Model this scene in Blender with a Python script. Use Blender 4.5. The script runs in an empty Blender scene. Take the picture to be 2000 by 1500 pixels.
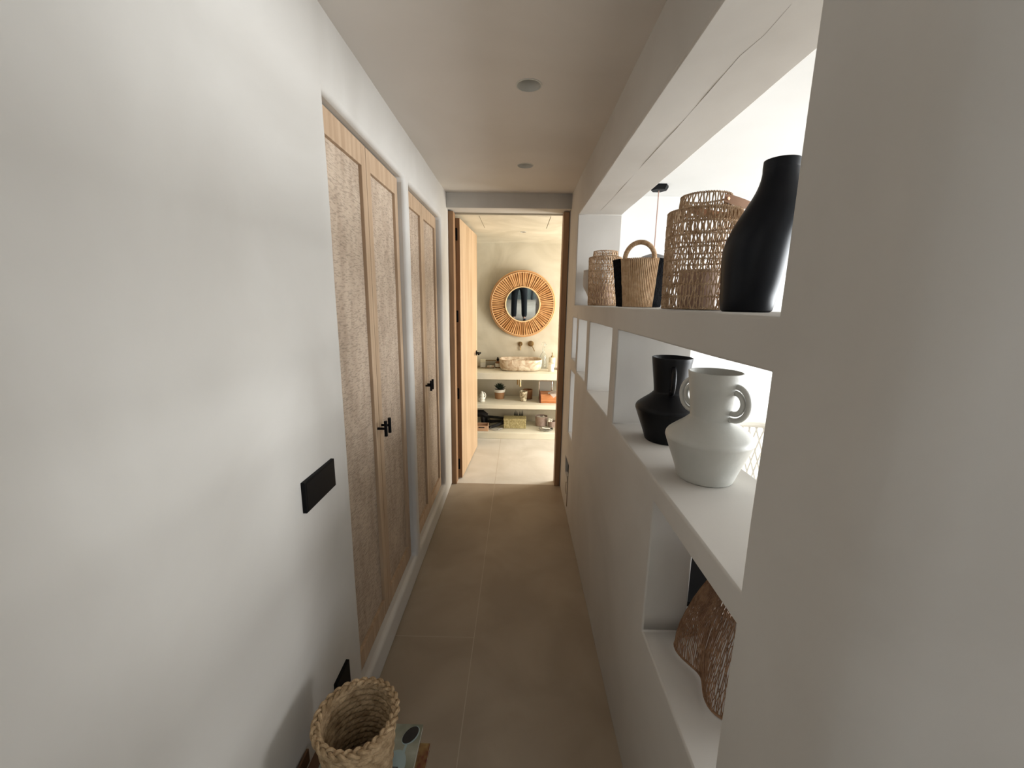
import bpy, bmesh, math, random
from mathutils import Vector, Matrix
random.seed(7)
PI = math.pi
C = bpy.context.scene.collection
scn = bpy.context.scene

# ------------------------------------------------------------------ camera, light, exposure
cam = bpy.data.cameras.new('camera'); co = bpy.data.objects.new('camera', cam); C.objects.link(co)
Mr = [[0.9997607098940902, -0.016650612836758925, 0.014187319839395904],
      [0.017182816979834908, 0.19637505119811322, -0.980378289267758],
      [0.01353786366833611, 0.9803874725633223, 0.19661416502429008]]
co.matrix_world = Matrix.Translation((0, 0, 1.5)) @ Matrix(Mr).to_4x4()
cam.sensor_fit = 'HORIZONTAL'; cam.sensor_width = 36; cam.lens = 36 * 798.78 / 2000
cam.clip_start = 0.02; cam.clip_end = 60
scn.camera = co
scn.view_settings.view_transform = 'Standard'; scn.view_settings.look = 'None'
scn.view_settings.gamma = 1; scn.view_settings.use_curve_mapping = False
scn.view_settings.exposure = 0.08

w = bpy.data.worlds.new('sky'); scn.world = w; w.use_nodes = True
bg = w.node_tree.nodes['Background']; bg.inputs[0].default_value = (0.75, 0.86, 1, 1); bg.inputs[1].default_value = 1.2

def area(name, loc, rot, sx, sy, power, col):
    l = bpy.data.lights.new(name, 'AREA'); l.shape = 'RECTANGLE'; l.size = sx; l.size_y = sy
    l.energy = power; l.color = col
    o = bpy.data.objects.new(name, l); C.objects.link(o); o.location = loc; o.rotation_euler = rot
    return o
# daylight outside the living room window, the bathroom window and the entrance hall window
area('daylight_living', (4.75, 1.30, 1.2), (0, PI/2, 0), 2.0, 3.3, 375, (0.955, 0.985, 1.0))
area('daylight_bath', (1.8, 3.9, 1.0), (0, PI/2, 0), 1.5, 0.95, 78, (1.0, 0.95, 0.84))
area('daylight_hall', (1.6, -2.75, 1.3), (PI/2, 0, 0), 1.6, 1.6, 14, (0.78, 0.89, 1.0))

area('pier_fill', (-0.80, -1.90, 1.45), (0, -PI/2, 0), 1.3, 0.7, 150, (0.70, 0.86, 1.0))  # cool fill through an invented left-wall window, added to brighten the near pier
# ------------------------------------------------------------------ materials
def newmat(name, rough=0.8, spec=0.3):
    m = bpy.data.materials.new(name); m.use_nodes = True
    nt = m.node_tree; b = nt.nodes['Principled BSDF']
    b.inputs['Roughness'].default_value = rough
    b.inputs['Specular IOR Level'].default_value = spec
    return m, nt, b
def N(nt, t, **k):
    n = nt.nodes.new(t)
    for a, v in k.items(): setattr(n, a, v)
    return n
def srgb(r, g, b):
    f = lambda c: (c/255/12.92) if c/255 <= 0.04045 else ((c/255+0.055)/1.055)**2.4
    return (f(r), f(g), f(b), 1)
def mottled(name, c1, c2, scale=2.0, rough=0.85, bump=0.15, bscale=14.0, stretch=(1, 1, 1), spec=0.2, detail=6, dist=0.6):
    """two colours mixed by noise in object space, with a fine bump"""
    m, nt, b = newmat(name, rough, spec)
    tc = N(nt, 'ShaderNodeTexCoord'); mp = N(nt, 'ShaderNodeMapping')
    mp.inputs['Scale'].default_value = stretch
    nt.links.new(tc.outputs['Object'], mp.inputs[0])
    n1 = N(nt, 'ShaderNodeTexNoise'); n1.inputs['Scale'].default_value = scale
    n1.inputs['Detail'].default_value = detail; n1.inputs['Distortion'].default_value = dist
    nt.links.new(mp.outputs[0], n1.inputs['Vector'])
    r = N(nt, 'ShaderNodeValToRGB'); r.color_ramp.elements[0].position = 0.35; r.color_ramp.elements[1].position = 0.65
    r.color_ramp.elements[0].color = c1; r.color_ramp.elements[1].color = c2
    nt.links.new(n1.outputs['Fac'], r.inputs[0]); nt.links.new(r.outputs[0], b.inputs['Base Color'])
    if bump:
        n2 = N(nt, 'ShaderNodeTexNoise'); n2.inputs['Scale'].default_value = bscale; n2.inputs['Detail'].default_value = 5
        nt.links.new(mp.outputs[0], n2.inputs['Vector'])
        bp = N(nt, 'ShaderNodeBump'); bp.inputs['Strength'].default_value = bump; bp.inputs['Distance'].default_value = 0.02
        nt.links.new(n2.outputs['Fac'], bp.inputs['Height']); nt.links.new(bp.outputs[0], b.inputs['Normal'])
    return m
def plain(name, c, rough=0.6, metal=0, spec=0.4, trans=0, ior=1.45, bump=0):
    m, nt, b = newmat(name, rough, spec)
    b.inputs['Base Color'].default_value = c; b.inputs['Metallic'].default_value = metal
    b.inputs['Transmission Weight'].default_value = trans; b.inputs['IOR'].default_value = ior
    if bump:
        n2 = N(nt, 'ShaderNodeTexNoise'); n2.inputs['Scale'].default_value = 60
        bp = N(nt, 'ShaderNodeBump'); bp.inputs['Strength'].default_value = bump; bp.inputs['Distance'].default_value = 0.003
        nt.links.new(n2.outputs['Fac'], bp.inputs['Height']); nt.links.new(bp.outputs[0], b.inputs['Normal'])
    return m

PLASTER = mottled('plaster', (0.468, 0.440, 0.402, 1), (0.550, 0.524, 0.486, 1), 1.6, 0.75, 0.10, 5.0)
BATHPL = mottled('plaster_bath', (0.54, 0.49, 0.385, 1), (0.66, 0.61, 0.50, 1), 2.2, 0.7, 0.10, 6.0, dist=1.5)
CEIL = mottled('plaster_ceiling', (0.56, 0.515, 0.465, 1), (0.63, 0.585, 0.535, 1), 1.2, 0.85, 0.06, 6.0)
WHITEPL = mottled('plaster_white', (0.66, 0.66, 0.645, 1), (0.71, 0.71, 0.70, 1), 1.2, 0.85, 0.05, 6.0)
SHELF = mottled('plaster_vanity', (0.72, 0.68, 0.56, 1), (0.80, 0.765, 0.65, 1), 3, 0.6, 0.05, 8)

def floor_mat(name, c1, c2):
    m = mottled(name, c1, c2, 3.0, 0.55, 0.05, 20, spec=0.3)
    nt = m.node_tree; b = nt.nodes['Principled BSDF']; src = b.inputs['Base Color'].links[0].from_socket
    g = N(nt, 'ShaderNodeNewGeometry'); s = N(nt, 'ShaderNodeSeparateXYZ'); nt.links.new(g.outputs['Position'], s.inputs[0])
    def line(sock, c, period, wd):
        a = N(nt, 'ShaderNodeMath', operation='ADD'); nt.links.new(sock, a.inputs[0]); a.inputs[1].default_value = 30*period - c + period/2
        mo = N(nt, 'ShaderNodeMath', operation='MODULO'); nt.links.new(a.outputs[0], mo.inputs[0]); mo.inputs[1].default_value = period
        su = N(nt, 'ShaderNodeMath', operation='SUBTRACT'); nt.links.new(mo.outputs[0], su.inputs[0]); su.inputs[1].default_value = period/2
        ab = N(nt, 'ShaderNodeMath', operation='ABSOLUTE'); nt.links.new(su.outputs[0], ab.inputs[0])
        lt = N(nt, 'ShaderNodeMath', operation='LESS_THAN'); nt.links.new(ab.outputs[0], lt.inputs[0]); lt.inputs[1].default_value = wd
        return lt
    l1 = line(s.outputs['X'], -0.18, 1.2, 0.0016); l2 = line(s.outputs['Y'], 1.596, 2.4, 0.0013)
    mask = N(nt, 'ShaderNodeMath', operation='LESS_THAN'); nt.links.new(s.outputs['X'], mask.inputs[0]); mask.inputs[1].default_value = -0.18
    l2m = N(nt, 'ShaderNodeMath', operation='MULTIPLY'); nt.links.new(l2.outputs[0], l2m.inputs[0]); nt.links.new(mask.outputs[0], l2m.inputs[1])
    mx = N(nt, 'ShaderNodeMath', operation='MAXIMUM'); nt.links.new(l1.outputs[0], mx.inputs[0]); nt.links.new(l2m.outputs[0], mx.inputs[1])
    mix = N(nt, 'ShaderNodeMix', data_type='RGBA'); nt.links.new(mx.outputs[0], mix.inputs[0])
    nt.links.new(src, mix.inputs[6]); mix.inputs[7].default_value = (0.42, 0.345, 0.265, 1)
    nt.links.new(mix.outputs[2], b.inputs['Base Color'])
    return m
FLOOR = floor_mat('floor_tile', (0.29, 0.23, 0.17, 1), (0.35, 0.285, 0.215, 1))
FLOOR_LIT = floor_mat('floor_tile_lit', (0.54, 0.50, 0.435, 1), (0.64, 0.60, 0.54, 1))  # lit copy of the floor tile: bathroom daylight put into the colour
OAK = mottled('oak', (0.36, 0.245, 0.155, 1), (0.46, 0.33, 0.22, 1), 3.0, 0.5, 0.04, 30, (14, 14, 0.7), spec=0.3)
OAKD = mottled('oak_door', (0.40, 0.265, 0.155, 1), (0.57, 0.41, 0.265, 1), 2.4, 0.45, 0.03, 30, (9, 9, 0.35), spec=0.3)
OAKB = mottled('oak_frame', (0.24, 0.135, 0.07, 1), (0.33, 0.19, 0.10, 1), 3.0, 0.5, 0.04, 30, (14, 14, 0.7), spec=0.3)

def cane_mat():
    m = mottled('cane_panel', (0.41, 0.315, 0.235, 1), (0.51, 0.405, 0.31, 1), 6, 0.8, 0, 10, (3, 3, 1), spec=0.15)
    nt = m.node_tree; b = nt.nodes['Principled BSDF']
    tc = N(nt, 'ShaderNodeTexCoord'); mp = N(nt, 'ShaderNodeMapping'); mp.inputs['Rotation'].default_value = (0.5, 0, 0)
    mp.inputs['Scale'].default_value = (42, 42, 230)
    nt.links.new(tc.outputs['Object'], mp.inputs[0])
    v = N(nt, 'ShaderNodeTexNoise'); v.inputs['Scale'].default_value = 1.0; v.inputs['Detail'].default_value = 3
    nt.links.new(mp.outputs[0], v.inputs['Vector'])
    src = b.inputs['Base Color'].links[0].from_socket
    rm = N(nt, 'ShaderNodeMapRange'); rm.inputs[1].default_value = 0.36; rm.inputs[2].default_value = 0.50; rm.inputs[3].default_value = 0.70; rm.inputs[4].default_value = 1.0  # weave shadows mixed into the colour where the noise dips
    nt.links.new(v.outputs['Fac'], rm.inputs[0])
    mul = N(nt, 'ShaderNodeMix', data_type='RGBA', blend_type='MULTIPLY'); mul.inputs[0].default_value = 1
    nt.links.new(src, mul.inputs[6]); nt.links.new(rm.outputs[0], mul.inputs[7]); nt.links.new(mul.outputs[2], b.inputs['Base Color'])
    bp = N(nt, 'ShaderNodeBump'); bp.inputs['Strength'].default_value = 0.9; bp.inputs['Distance'].default_value = 0.006
    nt.links.new(v.outputs['Fac'], bp.inputs['Height']); nt.links.new(bp.outputs[0], b.inputs['Normal'])
    return m
CANE = cane_mat()
BLACK = plain('black_metal', (0.004, 0.004, 0.0045, 1), 0.5, spec=0.12)
VASEBLK = plain('black_ceramic', (0.004, 0.005, 0.008, 1), 0.34, spec=0.22)
VASEBLK2 = plain('black_matt_ceramic', (0.005, 0.005, 0.006, 1), 0.36, spec=0.2)
VASEWHT = mottled('white_ceramic', (0.42, 0.415, 0.38, 1), (0.48, 0.475, 0.44, 1), 6, 0.42, 0.05, 40, spec=0.5)
GREYCER = plain('grey_ceramic', (0.42, 0.40, 0.38, 1), 0.7)
RAFFIA = mottled('raffia_twine', (0.33, 0.21, 0.12, 1), (0.56, 0.40, 0.26, 1), 60, 0.8, 0.3, 250, spec=0.15)
RAFFIA2 = mottled('raffia_natural', (0.42, 0.27, 0.15, 1), (0.55, 0.38, 0.235, 1), 60, 0.8, 0.3, 250, spec=0.15)
RAFBLK = mottled('raffia_black', (0.003, 0.003, 0.004, 1), (0.009, 0.009, 0.011, 1), 60, 0.75, 0.3, 250, spec=0.08)
SEAGR = mottled('seagrass', (0.24, 0.155, 0.08, 1), (0.46, 0.325, 0.19, 1), 45, 0.8, 0.3, 200, spec=0.15)
LAMPR = mottled('rattan_brown', (0.17, 0.085, 0.042, 1), (0.31, 0.175, 0.095, 1), 50, 0.55, 0.2, 200, spec=0.35)
LEATHER = plain('tan_leather', (0.42, 0.235, 0.13, 1), 0.6, bump=0.3)
COPPER = plain('copper_rivet', (0.85, 0.55, 0.38, 1), 0.3, 1)
GLASS = plain('clear_glass', (0.95, 0.97, 0.97, 1), 0.03, trans=1.0)
PINKH = plain('clay_holder', (0.42, 0.28, 0.21, 1), 0.6)
MIRROR = plain('mirror_glass', (0.80, 0.84, 0.84, 1), 0.015, 1)
RATTANM = mottled('rattan_orange', (0.50, 0.255, 0.10, 1), (0.68, 0.40, 0.19, 1), 9, 0.55, 0.2, 150)
RATRIM = plain('rattan_rim', (0.66, 0.37, 0.17, 1), 0.5)
RATRIML = plain('rattan_rim_pale', (0.80, 0.55, 0.31, 1), 0.5)
STONE = mottled('travertine', (0.50, 0.36, 0.24, 1), (0.82, 0.74, 0.60, 1), 16, 0.5, 0.15, 30, detail=8, dist=1.2)
BRASS = plain('aged_brass', (0.33, 0.22, 0.10, 1), 0.35, 1)
BRASSL = plain('bright_brass', (0.75, 0.60, 0.33, 1), 0.25, 1)
CREAM = plain('cream_ceramic', (0.72, 0.67, 0.52, 1), 0.5)
WHITE = plain('white_glaze', (0.85, 0.83, 0.76, 1), 0.45)
TERRA = plain('terracotta', (0.40, 0.22, 0.11, 1), 0.8)
LEAF = plain('dark_leaf', (0.018, 0.03, 0.018, 1), 0.5)
DARK = plain('black_plastic', (0.010, 0.010, 0.011, 1), 0.4)
AMBER = mottled('mercury_glass', (0.25, 0.19, 0.11, 1), (0.85, 0.78, 0.60, 1), 45, 0.2, 0.1, 60)
BROWNW = plain('brown_wood', (0.22, 0.10, 0.04, 1), 0.5)
REDW = mottled('striped_cedar', (0.42, 0.15, 0.05, 1), (0.72, 0.33, 0.15, 1), 5, 0.45, 0.05, 30, (1, 1, 14))
REDD = plain('dark_cedar', (0.10, 0.025, 0.012, 1), 0.5)
CLOTH = plain('white_cloth', (0.82, 0.78, 0.74, 1), 0.9)
GREYC = plain('grey_box', (0.34, 0.33, 0.30, 1), 0.7)
CHROME = plain('chrome', (0.75, 0.74, 0.72, 1), 0.18, 1)
STRAWB = mottled('straw_weave', (0.50, 0.42, 0.20, 1), (0.74, 0.66, 0.38, 1), 60, 0.8, 0.8, 90, (1, 1, 1))
PINKC = mottled('rose_glass', (0.34, 0.25, 0.22, 1), (0.46, 0.36, 0.32, 1), 20, 0.3, 0.1, 60)
PALEW = plain('pale_wood', (0.60, 0.38, 0.24, 1), 0.6)
DARKWOOD = plain('dark_wood', (0.10, 0.048, 0.022, 1), 0.5)
GREYPANEL = plain('grey_panel', (0.085, 0.095, 0.085, 1), 0.5)
JEANS = plain('dark_trousers', (0.012, 0.014, 0.016, 1), 0.9)
SHIRT = plain('dark_shirt', (0.03, 0.03, 0.035, 1), 0.9)
SKIN = plain('skin', (0.55, 0.32, 0.22, 1), 0.6)
HAIR = plain('hair', (0.03, 0.018, 0.01, 1), 0.7)

# ------------------------------------------------------------------ helpers
def tag(o, label=None, cat=None, group=None, kind=None):
    if label: o['label'] = label
    if cat: o['category'] = cat
    if group: o['group'] = group
    if kind: o['kind'] = kind
    return o
def empty(name, loc, label, cat, group=None, rz=0):
    o = bpy.data.objects.new(name, None); C.objects.link(o); o.location = loc; o.rotation_euler = (0, 0, rz)
    o.empty_display_size = 0.05
    return tag(o, label, cat, group)
def obj(name, bm, mat, parent=None, smooth=True, loc=None):
    me = bpy.data.meshes.new(name); bmesh.ops.recalc_face_normals(bm, faces=bm.faces[:]); bm.to_mesh(me); bm.free()
    if isinstance(mat, (list, tuple)):
        for m in mat: me.materials.append(m)
    else: me.materials.append(mat)
    if smooth:
        for p in me.polygons: p.use_smooth = True
        try: me.set_sharp_from_angle(angle=math.radians(38))
        except Exception: pass
    o = bpy.data.objects.new(name, me); C.objects.link(o)
    if parent: o.parent = parent
    if loc: o.location = loc
    return o
def B(): return bmesh.new()
def box(bm, x0, x1, y0, y1, z0, z1, M=None, mi=0, bev=0):
    r = bmesh.ops.create_cube(bm, size=1); vs = r['verts']
    for v in vs: v.co = Vector(((x0+x1)/2 + v.co.x*(x1-x0), (y0+y1)/2 + v.co.y*(y1-y0), (z0+z1)/2 + v.co.z*(z1-z0)))
    fs = set(f for v in vs for f in v.link_faces)
    for f in fs: f.material_index = mi
    if bev:
        es = list(set(e for v in vs for e in v.link_edges))
        rb = bmesh.ops.bevel(bm, geom=es, offset=bev, segments=2, affect='EDGES', profile=0.5)
        vs = list(set(rb['verts']) | set(v for v in vs if v.is_valid))
        for f in rb['faces']: f.material_index = mi
    if M is not None: bmesh.ops.transform(bm, matrix=M, verts=[v for v in vs if v.is_valid])
    return vs
def tube(bm, pts, r, seg=6, closed=False, caps=True, mi=0):
    pts = [Vector(p) for p in pts]; n = len(pts); rings = []
    rr = r if isinstance(r, (list, tuple)) else [r]*n
    up = None
    for i, p in enumerate(pts):
        if closed: t = pts[(i+1) % n] - pts[i-1]
        else: t = pts[min(i+1, n-1)] - pts[max(i-1, 0)]
        if t.length < 1e-9: t = Vector((0, 0, 1))
        t.normalize()
        if up is None:
            up = Vector((0, 0, 1)) if abs(t.z) < 0.9 else Vector((1, 0, 0))
        a = up - t*up.dot(t)
        if a.length < 1e-6: a = t.orthogonal()
        a.normalize(); up = a; b = t.cross(a)
        rings.append([bm.verts.new(p + (a*math.cos(2*PI*k/seg) + b*math.sin(2*PI*k/seg))*rr[i]) for k in range(seg)])
    m = n if closed else n-1
    for i in range(m):
        A, Bq = rings[i], rings[(i+1) % n]
        for k in range(seg):
            f = bm.faces.new((A[k], A[(k+1) % seg], Bq[(k+1) % seg], Bq[k])); f.material_index = mi
    if caps and not closed:
        for R in (rings[0], rings[-1]):
            f = bm.faces.new(R); f.material_index = mi
def lathe(bm, prof, seg=48, cx=0, cy=0, z0=0, mi=0, offs=None, sx=1, sy=1):
    """prof: list (r, z); r==0 makes a pole. offs: per-ring (dx,dy)"""
    rings = []
    for i, (r, z) in enumerate(prof):
        ox, oy = offs[i] if offs else (0, 0)
        if r <= 1e-6: rings.append([bm.verts.new((cx+ox, cy+oy, z0+z))])
        else: rings.append([bm.verts.new((cx+ox+r*sx*math.cos(2*PI*k/seg), cy+oy+r*sy*math.sin(2*PI*k/seg), z0+z)) for k in range(seg)])
    for A, Bq in zip(rings, rings[1:]):
        if len(A) == 1 and len(Bq) == 1: continue
        for k in range(seg):
            k2 = (k+1) % seg
            if len(A) == 1: f = bm.faces.new((A[0], Bq[k2], Bq[k]))
            elif len(Bq) == 1: f = bm.faces.new((A[k], A[k2], Bq[0]))
            else: f = bm.faces.new((A[k], A[k2], Bq[k2], Bq[k]))
            f.material_index = mi
def smoothprof(pts, n=6):
    """Catmull-Rom through profile points"""
    out = []
    P = [pts[0]] + list(pts) + [pts[-1]]
    for i in range(1, len(P)-2):
        p0, p1, p2, p3 = P[i-1], P[i], P[i+1], P[i+2]
        for k in range(n):
            t = k/n
            out.append(tuple(0.5*((2*p1[j]) + (-p0[j]+p2[j])*t + (2*p0[j]-5*p1[j]+4*p2[j]-p3[j])*t*t + (-p0[j]+3*p1[j]-3*p2[j]+p3[j])*t**3) for j in range(len(p1))))
    out.append(tuple(pts[-1]))
    return out
def refine(cuts, mx):
    out = []
    for a, b in zip(cuts, cuts[1:]):
        n = max(1, int(math.ceil((b-a)/mx - 1e-6)))
        out += [a + (b-a)*i/n for i in range(n)]
    return out + [cuts[-1]]
def cells(xs, ys, zs, solid):
    """skin of the solid cells of a box grid; solid(cx,cy,cz) -> bool"""
    bm = B(); V = {}
    def v(i, j, k):
        if (i, j, k) not in V: V[(i, j, k)] = bm.verts.new((xs[i], ys[j], zs[k]))
        return V[(i, j, k)]
    nx, ny, nz = len(xs)-1, len(ys)-1, len(zs)-1
    S = [[[solid((xs[i]+xs[i+1])/2, (ys[j]+ys[j+1])/2, (zs[k]+zs[k+1])/2) for k in range(nz)] for j in range(ny)] for i in range(nx)]
    g = lambda i, j, k: 0 <= i < nx and 0 <= j < ny and 0 <= k < nz and S[i][j][k]
    for i in range(nx):
        for j in range(ny):
            for k in range(nz):
                if not S[i][j][k]: continue
                if not g(i-1, j, k): bm.faces.new((v(i, j, k), v(i, j, k+1), v(i, j+1, k+1), v(i, j+1, k)))
                if not g(i+1, j, k): bm.faces.new((v(i+1, j, k), v(i+1, j+1, k), v(i+1, j+1, k+1), v(i+1, j, k+1)))
                if not g(i, j-1, k): bm.faces.new((v(i, j, k), v(i+1, j, k), v(i+1, j, k+1), v(i, j, k+1)))
                if not g(i, j+1, k): bm.faces.new((v(i, j+1, k), v(i, j+1, k+1), v(i+1, j+1, k+1), v(i+1, j+1, k)))
                if not g(i, j, k-1): bm.faces.new((v(i, j, k), v(i, j+1, k), v(i+1, j+1, k), v(i+1, j, k)))
                if not g(i, j, k+1): bm.faces.new((v(i, j, k+1), v(i+1, j, k+1), v(i+1, j+1, k+1), v(i, j+1, k+1)))
    return bm
def plaster_mods(o, bev=0.016, disp=0.004, scale=0.35):
    if bev:
        m = o.modifiers.new('bev', 'BEVEL'); m.width = bev; m.segments = 4; m.limit_method = 'ANGLE'; m.angle_limit = math.radians(50)
    if disp:
        t = bpy.data.textures.new('undulation', 'CLOUDS'); t.noise_scale = scale; t.noise_depth = 1
        d = o.modifiers.new('disp', 'DISPLACE'); d.texture = t; d.strength = disp; d.mid_level = 0.5; d.texture_coords = 'LOCAL'
def struct(name, bm, mat, smooth=False, parent=None):
    o = obj(name, bm, mat, parent, smooth)
    if not parent: o['kind'] = 'structure'
    return o

L, R_ = -0.535, 0.365            # the corridor's faces
CE = 2.26                         # ceiling

# ------------------------------------------------------------------ room shell
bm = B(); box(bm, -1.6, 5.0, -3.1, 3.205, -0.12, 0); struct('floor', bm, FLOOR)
bm = B(); box(bm, -1.6, 5.0, 3.205, 5.2, -0.12, 0); struct('floor.001', bm, FLOOR_LIT)

# ceiling with two recessed light holes
def ceiling_slab(name, x0, x1, y0, y1, z0, z1, holes, mat, grooves=()):
    bm = B(); box(bm, x0, x1, y0, y1, z0, z1)
    o = struct(name, bm, mat)
    bmc = B()
    for hx, hy, hr in holes:
        lathe(bmc, [(0, z0-0.05), (hr, z0-0.05), (hr, z0+0.045), (0, z0+0.045)], 40, hx, hy)
    for g in grooves: box(bmc, g[0], g[1], g[2], g[3], z0-0.01, z0+0.012)
    me = bpy.data.meshes.new('cut'); bmesh.ops.recalc_face_normals(bmc, faces=bmc.faces[:]); bmc.to_mesh(me); bmc.free()
    c = bpy.data.objects.new('cut', me); C.objects.link(c)
    md = o.modifiers.new('b', 'BOOLEAN'); md.object = c; md.operation = 'DIFFERENCE'; md.solver = 'EXACT'
    dg = bpy.context.evaluated_depsgraph_get(); dg.update()
    nm = bpy.data.meshes.new_from_object(o.evaluated_get(dg))
    o.modifiers.clear(); o.data = nm
    bpy.data.objects.remove(c)
    return o
LIGHTS = [(0.022, 1.643, 0.043), (0.022, 2.52, 0.043)]
ceiling_slab('ceiling', -0.75, 0.60, -3.1, 3.20, CE, CE+0.15, LIGHTS, CEIL)
bm = B(); box(bm, 0.60, 4.75, -3.1, 3.20, CE, CE+0.15); struct('ceiling.002', bm, WHITEPL)
ceiling_slab('ceiling.001', -1.25, 1.9, 3.29, 5.0, 2.145, CE+0.15, [(0.028, 4.04, 0.026)], BATHPL,
             [(-0.322, -0.317, 3.33, 3.85), (0.229, 0.234, 3.33, 3.85), (-0.322, -0.17, 3.32, 3.325), (0.13, 0.234, 3.32, 3.325)])

# left wall with its two closet recesses
NI = [(1.223, 2.015), (2.088, 2.90)]
ys = refine([-3.1, -2.25, -1.55, 0.0, NI[0][0], NI[0][1], NI[1][0], NI[1][1], 3.20], 0.06)
zs = refine([0, 0.125, 0.80, 2.05, CE+0.02], 0.06)
def sl(x, y, z):
    if -2.25 < y < -1.55 and 0.80 < z < 2.05: return False  # opening cut for the added, unseen window
    if x > -0.60:
        for a, b in NI:
            if a < y < b and 0.125 < z < 2.05: return False
    return True
o = struct('wall_left', cells([-0.75, -0.602, L], ys, zs, sl), PLASTER, smooth=True); plaster_mods(o, 0.018, 0.005, 0.5)

# right wall: shelf openings
HO = [(0.590, 2.755, 1.485, 2.050), (0.590, 1.522, 1.045, 1.405), (1.612, 2.135, 1.045, 1.405), (2.215, 2.545, 1.075, 1.405),
      (2.605, 2.815, 1.125, 1.405), (2.600, 2.815, 0.590, 1.045), (0.590, 1.012, 0.585, 0.985)]
ycut = sorted(set([0.10, 0.385, 3.20, 1.5] + [v for h in HO for v in h[:2]]))
zcut = sorted(set([0, CE+0.02] + [v for h in HO for v in h[2:]]))
XB = 0.642
def sr(x, y, z):
    if x > XB: return z < 0.585 and 0.55 < y < 1.5
    for a, b, c, d in HO:
        if a < y < b and c < z < d: return False
    if x > 0.486 and 0.59 < y < 1.5 and 0.585 < z < 0.985: return False
    if 2.69 < y < 2.90 and 0.25 < z < 0.385 and x < 0.42: return False      # small broken recess for a socket
    return True
ys = refine(sorted(set(ycut + [0.55, 2.69, 2.90])), 0.05); zs = refine(sorted(set(zcut + [0.25, 0.385])), 0.05)
wb = cells([R_, 0.42, 0.486, XB, 0.82], ys, zs, sr)
for v in wb.verts:                       # the near end of the wall turns outwards
    if v.co.y < 0.385 and v.co.x < XB: v.co.x += (0.385 - v.co.y)*0.70*(XB - v.co.x)/(XB - R_)
o = struct('wall_right', wb, PLASTER, smooth=True); plaster_mods(o, 0.019, 0.004, 0.3)

bm = B(); random.seed(3)
cr = [(0.498, 0.893), (0.499, 0.981), (0.488, 1.056), (0.490, 1.224), (0.492, 1.453), (0.491, 1.802), (0.492, 2.277), (0.483, 2.654)]
tube(bm, [(a - R_*0 + random.uniform(-0.002, 0.002), b, 2.0497) for a, b in cr], 0.0007, 5)
obj('crack', bm, GREYCER, o)
# end wall with the doorway, dropped beam in front of it
def se(x, y, z):
    if y < 3.19: return z > 2.158 and L < x < R_ and y > 3.12
    return not (-0.545 < x < 0.362 and z < 2.158)
bm = B(); box(bm, XB, 4.6, 3.17, 3.189, 0, CE); struct('wall_living_end', bm, WHITEPL)
o = struct('wall_end', cells(refine([-1.25, -0.545, L, 0.362, R_, 4.75], 0.2), [3.12, 3.19, 3.29], refine([0, 2.158, CE+0.1], 0.2), se), PLASTER, True)
plaster_mods(o, 0.006, 0, 0.3)

# bathroom shell
bm = B(); box(bm, -1.25, 1.9, 4.82, 4.95, 0, 2.3); struct('wall_bath_back', bm, BATHPL)
bm = B(); box(bm, -1.25, -1.12, 3.29, 4.82, 0, 2.3); struct('wall_bath_left', bm, BATHPL)
bw = (3.42, 4.38, 0.25, 1.80)
def sb(x, y, z): return not (bw[0] < y < bw[1] and bw[2] < z < bw[3])
o = struct('wall_bath_right', cells([1.70, 1.78], [3.29, bw[0], bw[1], 4.82], [0, bw[2], bw[3], 2.3], sb), BATHPL)

# living room shell: window wall on the right, entrance hall behind
lw = (-0.35, 2.95, 0.15, 2.15)
def sw(x, y, z): return not (lw[0] < y < lw[1] and lw[2] < z < lw[3])
struct('wall_living_right', cells([4.60, 4.72], [-3.1, lw[0], lw[1], 3.2], [0, lw[2], lw[3], CE+0.1], sw), WHITEPL)
hw = (0.75, 2.5, 0.5, 2.1)
def sk(x, y, z): return not (hw[0] < x < hw[1] and hw[2] < z < hw[3])
struct('wall_back', cells([-0.75, hw[0], hw[1], 4.72], [-3.1, -3.0], [0, hw[2], hw[3], CE+0.1], sk), PLASTER)
def window(name, axis, pos, a0, a1, z0, z1, n):
    e = bpy.data.objects.new(name, None); C.objects.link(e); e['kind'] = 'structure'
    def bar(nm, p0, p1, q0, q1):
        bm = B()
        if axis == 'x': box(bm, pos-0.02, pos+0.02, p0, p1, q0, q1)
        else: box(bm, p0, p1, pos-0.02, pos+0.02, q0, q1)
        obj(nm, bm, DARK, e, False)
    bar('window_sash', a0, a1, z0, z0+0.04); bar('window_sash', a0, a1, z1-0.04, z1)
    for i in range(n+1):
        c = a0 + (a1-a0)*i/n; bar('window_mullion', max(a0, c-0.02), min(a1, c+0.02), z0+0.04, z1-0.04)
window('window_1', 'x', 4.65, *lw, 3); window('window_2', 'x', 1.73, *bw, 1); window('window_3', 'y', -2.95, *hw, 2); window('window_added', 'x', -0.70, -2.25, -1.55, 0.80, 2.05, 1)  # the left-wall one is added, unseen, to let in the pier fill

# panelled dark entrance door behind the camera
e = bpy.data.objects.new('door_2', None); C.objects.link(e); e['kind'] = 'structure'; e.location = (0, -2.99, 0)
bm = B(); box(bm, -0.52, 0.62, 0.0, 0.04, 0.0, 2.15); obj('door_leaf', bm, GREYPANEL, e, False)
for z0, z1 in ((0.12, 0.62), (0.70, 1.20), (1.28, 2.05)):
    bm = B(); box(bm, -0.40, 0.24, 0.045, 0.055, z0, z1, bev=0.004); obj('door_panel', bm, GREYPANEL, e, False)
bm = B(); box(bm, 0.36, 0.40, 0.04, 0.08, 0.0, 2.15); obj('door_stile', bm, DARK, e, False)

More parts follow.
